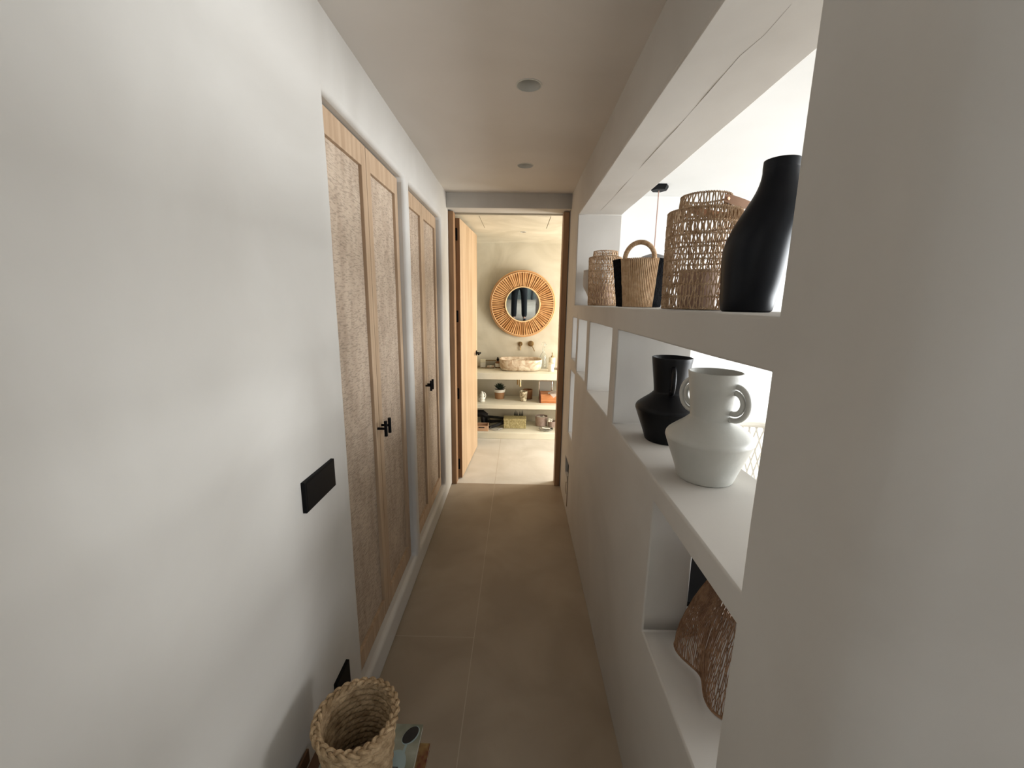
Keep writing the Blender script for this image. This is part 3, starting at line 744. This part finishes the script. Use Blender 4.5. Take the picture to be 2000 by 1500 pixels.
# stone basin: superellipse shell
e = empty('washbasin', (0.028, 4.60, 0.7455), 'rectangular travertine washbasin with rounded ends on the vanity countertop', 'washbasin')
bm = B(); n = 96
def sup(a, b, t, p=3.6): c, s = math.cos(t), math.sin(t); return (a*math.copysign(abs(c)**(2/p), c), b*math.copysign(abs(s)**(2/p), s))
rings = []
for a, b, z in [(0.19, 0.115, 0.0), (0.205, 0.13, 0.004), (0.225, 0.148, 0.02), (0.236, 0.158, 0.05), (0.240, 0.162, 0.09), (0.240, 0.162, 0.123), (0.238, 0.160, 0.128), (0.226, 0.148, 0.128), (0.222, 0.144, 0.122), (0.212, 0.134, 0.05), (0.17, 0.10, 0.025), (0.05, 0.03, 0.02)]:
    rings.append([bm.verts.new((*sup(a, b, 2*PI*k/n), z)) for k in range(n)])
for A, Q in zip(rings, rings[1:]):
    for k in range(n): bm.faces.new((A[k], A[(k+1) % n], Q[(k+1) % n], Q[k]))
bm.faces.new(rings[0]); bm.faces.new(rings[-1]); obj('basin_bowl', bm, STONE, e)
bm = B(); lathe(bm, [(0, 0.021), (0.022, 0.021), (0.022, 0.026), (0, 0.027)], 24); obj('drain_plug', bm, BRASS, e)
e = empty('drain_pipe', (0.028, 4.56, 0.672), 'short brass drain pipe hanging under the countertop', 'pipe')
bm = B(); tube(bm, [(0, 0, 0), (0, 0, -0.11)], 0.012, 20); tube(bm, [(0, 0, -0.095), (0, 0, -0.112)], 0.0145, 20); obj('tailpiece', bm, BRASSL, e)
bm = B(); tube(bm, [(-0.03, 0.04, 0), (-0.03, 0.04, -0.10)], 0.009, 16); obj('riser', bm, BRASS, e)

def simple(name, loc, label, cat, parts, group=None, rz=0):
    e = empty(name, loc, label, cat, group, rz)
    for nm, mat, bm in parts: obj(nm, bm, mat, e)
    return e
def LB(pr, seg=32, **k): bm = B(); lathe(bm, pr, seg, **k); return bm
def BB(*a, **k): bm = B(); box(bm, *a, **k); return bm
def TB(*a, **k): bm = B(); tube(bm, *a, **k); return bm
# on the countertop
simple('soap_dispenser', (0.392, 4.70, 0.7455), 'tall cream soap dispenser with metal pump at the right end of the countertop', 'soap dispenser', [
    ('bottle_body', CREAM, LB([(0, 0), (0.036, 0), (0.038, 0.004), (0.038, 0.126), (0.034, 0.134), (0.012, 0.136), (0, 0.136)])),
    ('pump_collar', BRASS, LB([(0, 0.136), (0.013, 0.136), (0.013, 0.152), (0.005, 0.154), (0.005, 0.178), (0, 0.178)], 20)),
    ('pump_nozzle', BRASS, TB([(0, 0, 0.176), (0.0, 0.0, 0.186), (-0.006, -0.03, 0.186)], 0.005, 8))])
simple('candle_jar', (0.370, 4.52, 0.7455), 'short white lidded jar in front of the cream soap dispenser', 'jar', [
    ('jar_body', WHITE, LB([(0, 0), (0.030, 0), (0.032, 0.003), (0.032, 0.082), (0, 0.082)])), ('lid', CREAM, LB([(0, 0.082), (0.033, 0.082), (0.033, 0.092), (0, 0.093)]))])
simple('glass_decanter', (0.292, 4.73, 0.7455), 'tall clear glass bottle with stopper standing behind the right end of the basin', 'bottle', [
    ('bottle_body', GLASS, LB([(0, 0.0), (0.040, 0.0), (0.042, 0.01), (0.042, 0.13), (0.030, 0.165), (0.014, 0.185), (0.014, 0.235), (0.017, 0.24), (0.013, 0.24), (0.0105, 0.185), (0.028, 0.162), (0.039, 0.13), (0.039, 0.012), (0, 0.010)])),
    ('stopper', GLASS, LB([(0, 0.238), (0.010, 0.238), (0.012, 0.25), (0.026, 0.262), (0.029, 0.28), (0.020, 0.298), (0, 0.305)]))])
simple('trinket_dish', (0.470, 4.66, 0.7455), 'little rosy dish beside the door frame at the right edge of the countertop', 'dish', [
    ('bowl', PINKC, LB([(0, 0), (0.03, 0), (0.045, 0.02), (0.042, 0.021), (0.028, 0.004), (0, 0.004)])), ('ring_post', BRASSL, TB([(0, 0, 0.004), (0, 0, 0.05)], 0.003, 8))])
e = empty('dropper_bottle', (-0.236, 4.70, 0.7455), 'small dark brown bottle with black cap left of the washbasin', 'bottle')
obj('bottle_body', LB([(0, 0), (0.028, 0), (0.030, 0.004), (0.030, 0.062), (0.024, 0.075), (0.011, 0.08), (0.011, 0.088), (0, 0.088)]), BROWNW, e)
obj('cap', LB([(0, 0.086), (0.014, 0.086), (0.014, 0.108), (0.008, 0.112), (0.008, 0.126), (0, 0.127)], 20), BLACK, e)
obj('paper_label', LB([(0.0305, 0.014), (0.0305, 0.056)]), WHITE, e)
e = empty('glass_tray', (-0.375, 4.70, 0.7455), 'shallow glass tray with brass edge on the countertop beside the door', 'tray')
obj('tray_base', BB(-0.115, 0.100, -0.06, 0.06, 0, 0.006), GLASS, e, False)
bm = B(); tube(bm, [(-0.115, -0.06, 0.008), (0.10, -0.06, 0.008), (0.10, 0.06, 0.008), (-0.115, 0.06, 0.008)], 0.004, 6, closed=True); obj('brass_edge', bm, BRASS, e)
e = empty('gift_box', (-0.408, 4.70, 0.7525), 'small white upright box standing in the glass tray', 'box')
obj('box_body', BB(-0.028, 0.028, -0.02, 0.02, 0, 0.055, bev=0.002), WHITE, e, False); obj('lid', BB(-0.029, 0.029, -0.021, 0.021, 0.0555, 0.088, bev=0.002), CREAM, e, False)
e = empty('soap_bar', (-0.318, 4.69, 0.7525), 'pale pink soap bar lying in the glass tray', 'soap')
obj('soap_body', BB(-0.042, 0.042, -0.022, 0.022, 0, 0.020, bev=0.006), plain('pink_soap', (0.78, 0.62, 0.50, 1), 0.5), e)
obj('band', BB(-0.012, 0.012, -0.0226, 0.0226, 0, 0.0206, bev=0.002), WHITE, e)
e = empty('glass_box', (-0.318, 4.765, 0.7455), 'clear glass box behind the tray against the bathroom wall', 'box')
obj('glass_body', BB(-0.07, 0.06, -0.01, 0.04, 0, 0.075, bev=0.003), GLASS, e, False)
bm = B(); tube(bm, [(-0.07, -0.01, 0.076), (0.06, -0.01, 0.076), (0.06, 0.04, 0.076), (-0.07, 0.04, 0.076)], 0.0025, 6, closed=True); obj('brass_edge', bm, BRASS, e)

# on the middle shelf
Z2 = 0.3905
e = empty('potted_succulent', (-0.212, 4.67, Z2), 'spiky dark succulent in a two-tone pot on the middle shelf', 'potted plant')
obj('pot', LB([(0, 0), (0.050, 0), (0.052, 0.003), (0.060, 0.080), (0.0, 0.080)]), TERRA, e)
obj('pot_rim', LB([(0.050, 0.074), (0.064, 0.078), (0.068, 0.112), (0.062, 0.112), (0.058, 0.084), (0.050, 0.080)]), WHITE, e)
obj('soil', LB([(0, 0.104), (0.060, 0.104), (0.060, 0.098), (0, 0.098)]), DARKWOOD, e)
for k in range(22):
    a = k*2.4; t = k/22; l = 0.075 - 0.02*t; el = math.radians(12+68*t)
    d = Vector((math.cos(a)*math.cos(el), math.sin(a)*math.cos(el), math.sin(el))); p0 = Vector((0, 0, 0.108)); 
    p1 = p0 + d*l*0.5 + Vector((0, 0, 0.01)); p2 = p0 + d*l + Vector((0, 0, 0.022))
    obj('leaf', TB([p0, p1, p2], [0.006, 0.0085, 0.001], seg=6), LEAF, e)
simple('mercury_glass_votive', (0.067, 4.56, Z2), 'speckled mercury glass tealight holder in front of the brown wooden cup', 'candle holder', [
    ('glass_cup', AMBER, LB([(0, 0), (0.032, 0), (0.036, 0.004), (0.046, 0.115), (0.043, 0.115), (0.034, 0.01), (0, 0.01)])), ('candle', CREAM, LB([(0, 0.01), (0.031, 0.01), (0.036, 0.06), (0, 0.06)]))])
simple('wooden_cup', (0.118, 4.68, Z2), 'dark brown wooden cup behind the speckled votive', 'cup', [
    ('cup_body', BROWNW, LB([(0, 0), (0.050, 0), (0.054, 0.003), (0.056, 0.11), (0.050, 0.11), (0.048, 0.012), (0, 0.01)])), ('foot_ring', DARKWOOD, LB([(0.046, -0.0), (0.0545, 0.0), (0.0548, 0.008), (0.046, 0.006)]))])
e = empty('ceramic_figurine', (-0.402, 4.50, Z2), 'white knotted ceramic ornament beside the bathroom door on the middle shelf', 'ornament')
obj('body', LB([(0, 0), (0.030, 0), (0.036, 0.008), (0.026, 0.018), (0.038, 0.034), (0.032, 0.05), (0.022, 0.056), (0.030, 0.072), (0.022, 0.09), (0.012, 0.1), (0.013, 0.112), (0, 0.122)]), WHITE, e)
obj('loop', TB([(0.005, 0, 0.105), (0.025, 0, 0.104), (0.038, 0, 0.085), (0.040, 0, 0.06), (0.028, 0, 0.035)], 0.006, seg=8), WHITE, e)
e = empty('cedar_box', (0.385, 4.56, Z2), 'orange-brown striped wooden box at the right of the middle shelf', 'box')
obj('box_body', BB(-0.125, 0.12, -0.09, 0.09, 0, 0.085, bev=0.004), REDW, e, False); obj('box_lid', BB(-0.128, 0.123, -0.093, 0.093, 0.0855, 0.100, bev=0.003), REDW, e, False)
obj('side_cleat', BB(-0.137, -0.129, -0.092, 0.092, 0.002, 0.12, bev=0.002), REDD, e, False)
e = empty('folded_cloth', (0.415, 4.53, Z2+0.1006), 'white folded cloth draped on top of the striped wooden box', 'cloth')
bm = B(); G = 14; vv = {}
for i in range(G+1):
    for j in range(G+1):
        u, v = i/G, j/G; x = -0.075+0.15*u; y = -0.062 + 0.09*v
        z = 0.006+0.012*math.sin(5*u+3*v)**2 + 0.03*u*u
        if v < 0.12 and 0.25 < u < 0.8: z = max(0.004, z)
        vv[i, j] = bm.verts.new((x, y, z))
for i in range(G):
    for j in range(G): bm.faces.new((vv[i, j], vv[i+1, j], vv[i+1, j+1], vv[i, j+1]))
bmesh.ops.solidify(bm, geom=bm.faces[:], thickness=0.004); obj('cloth_fold', bm, CLOTH, e)
bm = B(); vs = [bm.verts.new(p) for p in ((-0.055, -0.0965, 0.012), (0.05, -0.0965, 0.018), (-0.015, -0.0975, -0.030))]; bm.faces.new(vs)
vs2 = [bm.verts.new(p) for p in ((-0.055, -0.062, 0.012), (0.05, -0.062, 0.018))]; bm.faces.new((vs[0], vs2[0], vs2[1], vs[1]))
bmesh.ops.solidify(bm, geom=bm.faces[:], thickness=0.003); obj('cloth_corner', bm, CLOTH, e)
e = empty('vanity_mirror', (0.325, 4.69, Z2), 'silver framed rectangular table mirror behind the striped wooden box', 'mirror')
def rr_path(w, z0, z1, r, y, n=6):
    P = []
    for cx, cz, a0 in ((w-r, z0+r, -90), (w-r, z1-r, 0), (-w+r, z1-r, 90), (-w+r, z0+r, 180)):
        for i in range(n+1): a = math.radians(a0+90*i/n); P.append((cx+r*math.cos(a), y, cz+r*math.sin(a)))
    return P
bm = B(); tube(bm, rr_path(0.075, 0.006, 0.215, 0.018, 0), 0.006, 8, closed=True); obj('frame', bm, CHROME, e)
bm = B(); P = rr_path(0.072, 0.009, 0.212, 0.018, 0); f1 = [bm.verts.new((p[0], -0.002, p[2])) for p in P]; f2 = [bm.verts.new((p[0], 0.002, p[2])) for p in P]
bm.faces.new(f1); bm.faces.new(f2)
for i in range(len(P)): bm.faces.new((f1[i], f1[(i+1) % len(P)], f2[(i+1) % len(P)], f2[i]))
obj('mirror_glass', bm, GREYC, e, False)
e = empty('hairbrush', (0.455, 4.71, Z2), 'black brush leaning in the shadow beside the silver table mirror', 'brush')
obj('brush_handle', TB([(0, 0, 0.008), (0.02, 0.02, 0.10)], 0.008, seg=8), DARK, e); obj('brush_head', TB([(0.018, 0.02, 0.10), (0.03, 0.03, 0.13), (0.045, 0.045, 0.19)], [0.010, 0.022, 0.012], seg=10), DARK, e)

# on the plinth
Z3 = 0.0725
e = empty('straw_box', (-0.027, 4.58, Z3), 'rectangular woven straw box in the middle of the bottom shelf', 'box')
bm = B(); box(bm, -0.128, 0.128, -0.07, 0.07, 0, 0.100, bev=0.006)
for r in range(9):
    for k in range(24):
        xx = -0.122+0.244*(k+0.5*(r % 2))/23.5; box(bm, xx-0.0045, xx+0.0045, -0.073, -0.069, 0.008+r*0.0105, 0.016+r*0.0105)
obj('box_body', bm, STRAWB, e, False); obj('lid', BB(-0.130, 0.130, -0.074, 0.072, 0.1005, 0.116, bev=0.004), STRAWB, e, False)
e = empty('bristle_comb', (0.015, 4.72, Z3), 'black bristle brush set sticking up behind the straw box', 'brush')
obj('brush_base', BB(-0.055, 0.055, -0.012, 0.012, 0.0, 0.100, bev=0.004), DARK, e, False)
for k in range(9):
    if k == 4: continue
    xx = -0.05+k*0.0125; obj('bristle', TB([(xx, 0, 0.098), (xx+random.uniform(-.004, .004), 0, 0.145+0.022*((k*5) % 3)/2)], [0.006, 0.001], seg=6), DARK, e)
e = empty('wooden_crate', (-0.400, 4.46, Z3), 'small pale wooden crate with a slot handle beside the bathroom door', 'crate')
obj('front_panel', BB(-0.08, 0.075, -0.065, -0.057, 0.0, 0.062, bev=0.002), PALEW, e, False); obj('back_panel', BB(-0.08, 0.075, 0.057, 0.065, 0.0, 0.062, bev=0.002), PALEW, e, False)
for sx in (-0.08, 0.067): obj('side_panel', BB(sx, sx+0.008, -0.057, 0.057, 0.0, 0.062), PALEW, e, False)
obj('crate_floor', BB(-0.072, 0.067, -0.057, 0.057, 0.0, 0.006), PALEW, e, False); obj('slot', BB(-0.032, 0.034, -0.0662, -0.0650, 0.038, 0.048, bev=0.0003), DARK, e, False)
e = empty('hair_dryer', (-0.405, 4.60, Z3), 'black hair dryer standing behind the pale wooden crate', 'hair dryer')
obj('barrel', TB([(-0.06, 0, 0.15), (0.0, 0, 0.15), (0.05, 0, 0.12)], [0.04, 0.042, 0.03], seg=20), DARK, e)
obj('grip', TB([(0.0, 0, 0.13), (0.012, 0, 0.008)], [0.03, 0.022], seg=16), DARK, e)
obj('cord', TB([(0.012, -0.0, 0.01), (0.05, -0.01, 0.02), (0.075, -0.01, 0.07), (0.065, -0.01, 0.12), (0.03, -0.01, 0.14), (0.01, -0.01, 0.11), (0.05, -0.015, 0.13), (0.085, -0.02, 0.09), (0.08, -0.02, 0.02)], 0.0045, seg=8), DARK, e)
e = empty('curling_iron', (-0.245, 4.52, Z3), 'black curling iron with looped grey cord lying left of the straw box', 'hair tool')
obj('barrel', TB([(-0.075, -0.04, 0.018), (0.0, 0.0, 0.03), (0.085, 0.05, 0.055)], [0.016, 0.018, 0.022], seg=16), DARK, e)
obj('clamp', TB([(-0.07, -0.055, 0.03), (0.05, 0.0, 0.06)], [0.008, 0.012], seg=10), DARK, e)
obj('cord', TB([(-0.075, -0.045, 0.012), (-0.06, -0.085, 0.007), (-0.01, -0.10, 0.006), (0.04, -0.085, 0.007), (0.078, -0.06, 0.018), (0.068, -0.065, 0.020), (0.03, -0.092, 0.012)], 0.005, seg=8), GREYC, e)
obj('rings', TB([(-0.055, -0.055, 0.022), (-0.05, -0.035, 0.04), (-0.045, -0.015, 0.022)], 0.004, seg=8), CHROME, e)
e = empty('flat_iron', (-0.23, 4.70, Z3), 'long black flat iron lying at the back left of the bottom shelf', 'hair tool')
obj('upper_arm', TB([(-0.13, 0, 0.085), (0.0, 0, 0.075), (0.10, 0, 0.065)], [0.014, 0.016, 0.012], seg=10), DARK, e)
obj('lower_arm', TB([(-0.13, 0, 0.02), (0.10, 0, 0.04)], [0.02, 0.016], seg=10), DARK, e)
obj('hinge_end', BB(-0.155, -0.12, -0.02, 0.02, 0.0, 0.10, bev=0.006), DARK, e, False)
e = empty('glass_bowl', (0.285, 4.66, Z3), 'rosy glass bowl with a white cloth inside at the right of the bottom shelf', 'bowl')
obj('bowl_body', LB([(0, 0), (0.060, 0), (0.070, 0.01), (0.074, 0.115), (0.071, 0.115), (0.066, 0.014), (0, 0.006)], 40), PINKC, e)
bm = B(); lathe(bm, [(0, 0.10), (0.03, 0.106), (0.05, 0.098), (0.068, 0.09), (0.068, 0.085), (0, 0.07)], 30)
for v in bm.verts: v.co.z += 0.008*math.sin(9*math.atan2(v.co.y, v.co.x))
obj('cloth', bm, CLOTH, e)
e = empty('white_flower', (0.402, 4.60, Z3), 'white artificial flower in a pale glass jar beside the door frame', 'flower')
obj('jar', LB([(0, 0), (0.035, 0), (0.04, 0.01), (0.046, 0.075), (0.043, 0.075), (0.036, 0.012), (0, 0.008)]), PINKC, e)
for k in range(9):
    a = 2*PI*k/9; l = 0.036 if k % 2 else 0.028
    obj('petal', TB([(-0.02, -0.02, 0.085), (-0.02+l*0.6*math.cos(a), -0.03, 0.085+l*0.6*math.sin(a)), (-0.02+l*math.cos(a), -0.025, 0.085+l*math.sin(a))], [0.004, 0.010, 0.003], seg=8), WHITE, e)
obj('stem', TB([(0.0, 0, 0.012), (-0.02, -0.018, 0.085)], 0.003, seg=6), LEAF, e)
e = empty('glass_dish', (0.33, 4.48, Z3), 'shallow clear glass dish under the white stick at the right of the bottom shelf', 'dish')
obj('dish_body', LB([(0, 0), (0.055, 0), (0.082, 0.018), (0.079, 0.019), (0.053, 0.004), (0, 0.004)], 40), GLASS, e)
obj('rim', LB([(0.078, 0.017), (0.0825, 0.0175), (0.0825, 0.0205), (0.078, 0.0205), (0.078, 0.017)], 40), GLASS, e)
e = empty('shaving_brush', (0.345, 4.455, Z3+0.022), 'white stick-handled brush lying across the glass dish', 'brush')
obj('brush_handle', TB([(-0.06, -0.01, 0.016), (-0.02, -0.01, 0.008), (0.03, -0.01, 0.006)], [0.007, 0.005, 0.006], seg=10), WHITE, e)
obj('bristles', TB([(0.03, -0.01, 0.006), (0.055, -0.01, 0.008)], [0.006, 0.010], seg=10), DARK, e)

# ------------------------------------------------------------------ the photographer, seen in the mirror
def skin(name, verts, edges, mat, parent, root=0, sub=2):
    me = bpy.data.meshes.new(name); me.from_pydata([v[0] for v in verts], edges, []); me.update(); me.materials.append(mat)
    o = bpy.data.objects.new(name, me); C.objects.link(o)
    if parent: o.parent = parent
    md = o.modifiers.new('skin', 'SKIN'); md.use_smooth_shade = True
    for i, v in enumerate(verts):
        r = v[1]; me.skin_vertices[0].data[i].radius = r if isinstance(r, tuple) else (r, r)
        me.skin_vertices[0].data[i].use_root = (i == root)
    sd = o.modifiers.new('sub', 'SUBSURF'); sd.levels = sub; sd.render_levels = sub
    return o
e = empty('person', (0.0, -0.42, 0), 'person in dark trousers and dark shoes standing in the corridor, reflected in the round mirror', 'person')
V = [((0, 0, 0.93), (0.14, 0.10)), ((0, 0, 1.10), (0.12, 0.09)), ((0, -0.01, 1.30), (0.15, 0.10)), ((0, 0, 1.42), (0.10, 0.07)), ((0, 0.01, 1.50), 0.05), ((0, 0.03, 1.60), (0.072, 0.085)), ((0, 0.03, 1.69), (0.070, 0.085)), ((0, 0.02, 1.74), 0.045)]
Ed = [(i, i+1) for i in range(7)]
for s in (-1, 1):
    b = len(V); V += [((s*0.17, -0.01, 1.38), 0.05), ((s*0.235, 0.03, 1.13), 0.040), ((s*0.16, 0.22, 1.24), 0.030), ((s*0.085, 0.30, 1.34), 0.022), ((s*0.075, 0.325, 1.38), (0.030, 0.016))]
    Ed += [(3, b), (b, b+1), (b+1, b+2), (b+2, b+3), (b+3, b+4)]
    for k in range(4):
        f = len(V); q = (k-1.5)*0.017; ln = (0.030, 0.036, 0.034, 0.026)[k]
        V += [((s*0.070, 0.330+q*0.3, 1.395+q*0.6), 0.009), ((s*(0.064-ln*0.3), 0.345+q*0.3, 1.405+q*0.8+ln*0.2), 0.0085), ((s*(0.06-ln), 0.345+q*0.3, 1.405+q*0.8+ln*0.3), 0.007)]
        Ed += [(b+4, f), (f, f+1), (f+1, f+2)]
    f = len(V); V += [((s*0.060, 0.305, 1.385), 0.010), ((s*0.038, 0.30, 1.405), 0.008)]; Ed += [(b+4, f), (f, f+1)]
    b = len(V); V += [((s*0.095, 0, 0.86), 0.085), ((s*0.115, 0.01, 0.48), 0.052), ((s*0.125, -0.02, 0.09), 0.036), ((s*0.13, 0.10, 0.035), (0.035, 0.03))]
    Ed += [(0, b), (b, b+1), (b+1, b+2), (b+2, b+3)]
skin('body', V, Ed, SKIN, e)
V = [((0, 0, 0.98), (0.16, 0.115)), ((0, 0, 0.90), (0.16, 0.115))]; Ed = [(0, 1)]
for s in (-1, 1):
    b = len(V); V += [((s*0.10, 0, 0.82), 0.100), ((s*0.12, 0.01, 0.48), 0.078), ((s*0.130, -0.015, 0.055), 0.072)]; Ed += [(1, b), (b, b+1), (b+1, b+2)]
skin('trousers', V, Ed, JEANS, e)
V = [((0, 0, 0.94), (0.165, 0.12)), ((0, 0, 1.12), (0.15, 0.11)), ((0, -0.01, 1.30), (0.175, 0.12)), ((0, 0, 1.41), (0.12, 0.085))]; Ed = [(0, 1), (1, 2), (2, 3)]
for s in (-1, 1):
    b = len(V); V += [((s*0.18, -0.01, 1.37), 0.065), ((s*0.237, 0.03, 1.13), 0.052), ((s*0.17, 0.19, 1.225), 0.040)]; Ed += [(3, b), (b, b+1), (b+1, b+2)]
skin('shirt', V, Ed, SHIRT, e)
skin('hair', [((0, 0.0, 1.70), (0.08, 0.085)), ((0, -0.01, 1.76), (0.065, 0.07)), ((0, -0.04, 1.62), (0.07, 0.05))], [(0, 1), (0, 2)], HAIR, e)
for s in (-1, 1):
    skin('shoe', [((s*0.130, -0.05, 0.045), (0.042, 0.042)), ((s*0.133, 0.06, 0.038), (0.045, 0.034)), ((s*0.136, 0.16, 0.030), (0.040, 0.026))], [(0, 1), (1, 2)], DARK, e)
for s in (-1, 1):
    bm = B(); bmesh.ops.create_uvsphere(bm, u_segments=12, v_segments=8, radius=0.011); obj('eye', bm, WHITE, e, loc=(s*0.03, 0.108, 1.655))
bm = B(); tube(bm, [(0, 0.105, 1.655), (0, 0.128, 1.625), (0, 0.112, 1.618)], [0.007, 0.012, 0.008], 10); obj('nose', bm, SKIN, e)
bm = B(); tube(bm, [(-0.022, 0.100, 1.59), (0, 0.108, 1.592), (0.022, 0.100, 1.59)], [0.003, 0.006, 0.003], 8); obj('mouth', bm, plain('lips', (0.4, 0.14, 0.11, 1), 0.5), e)
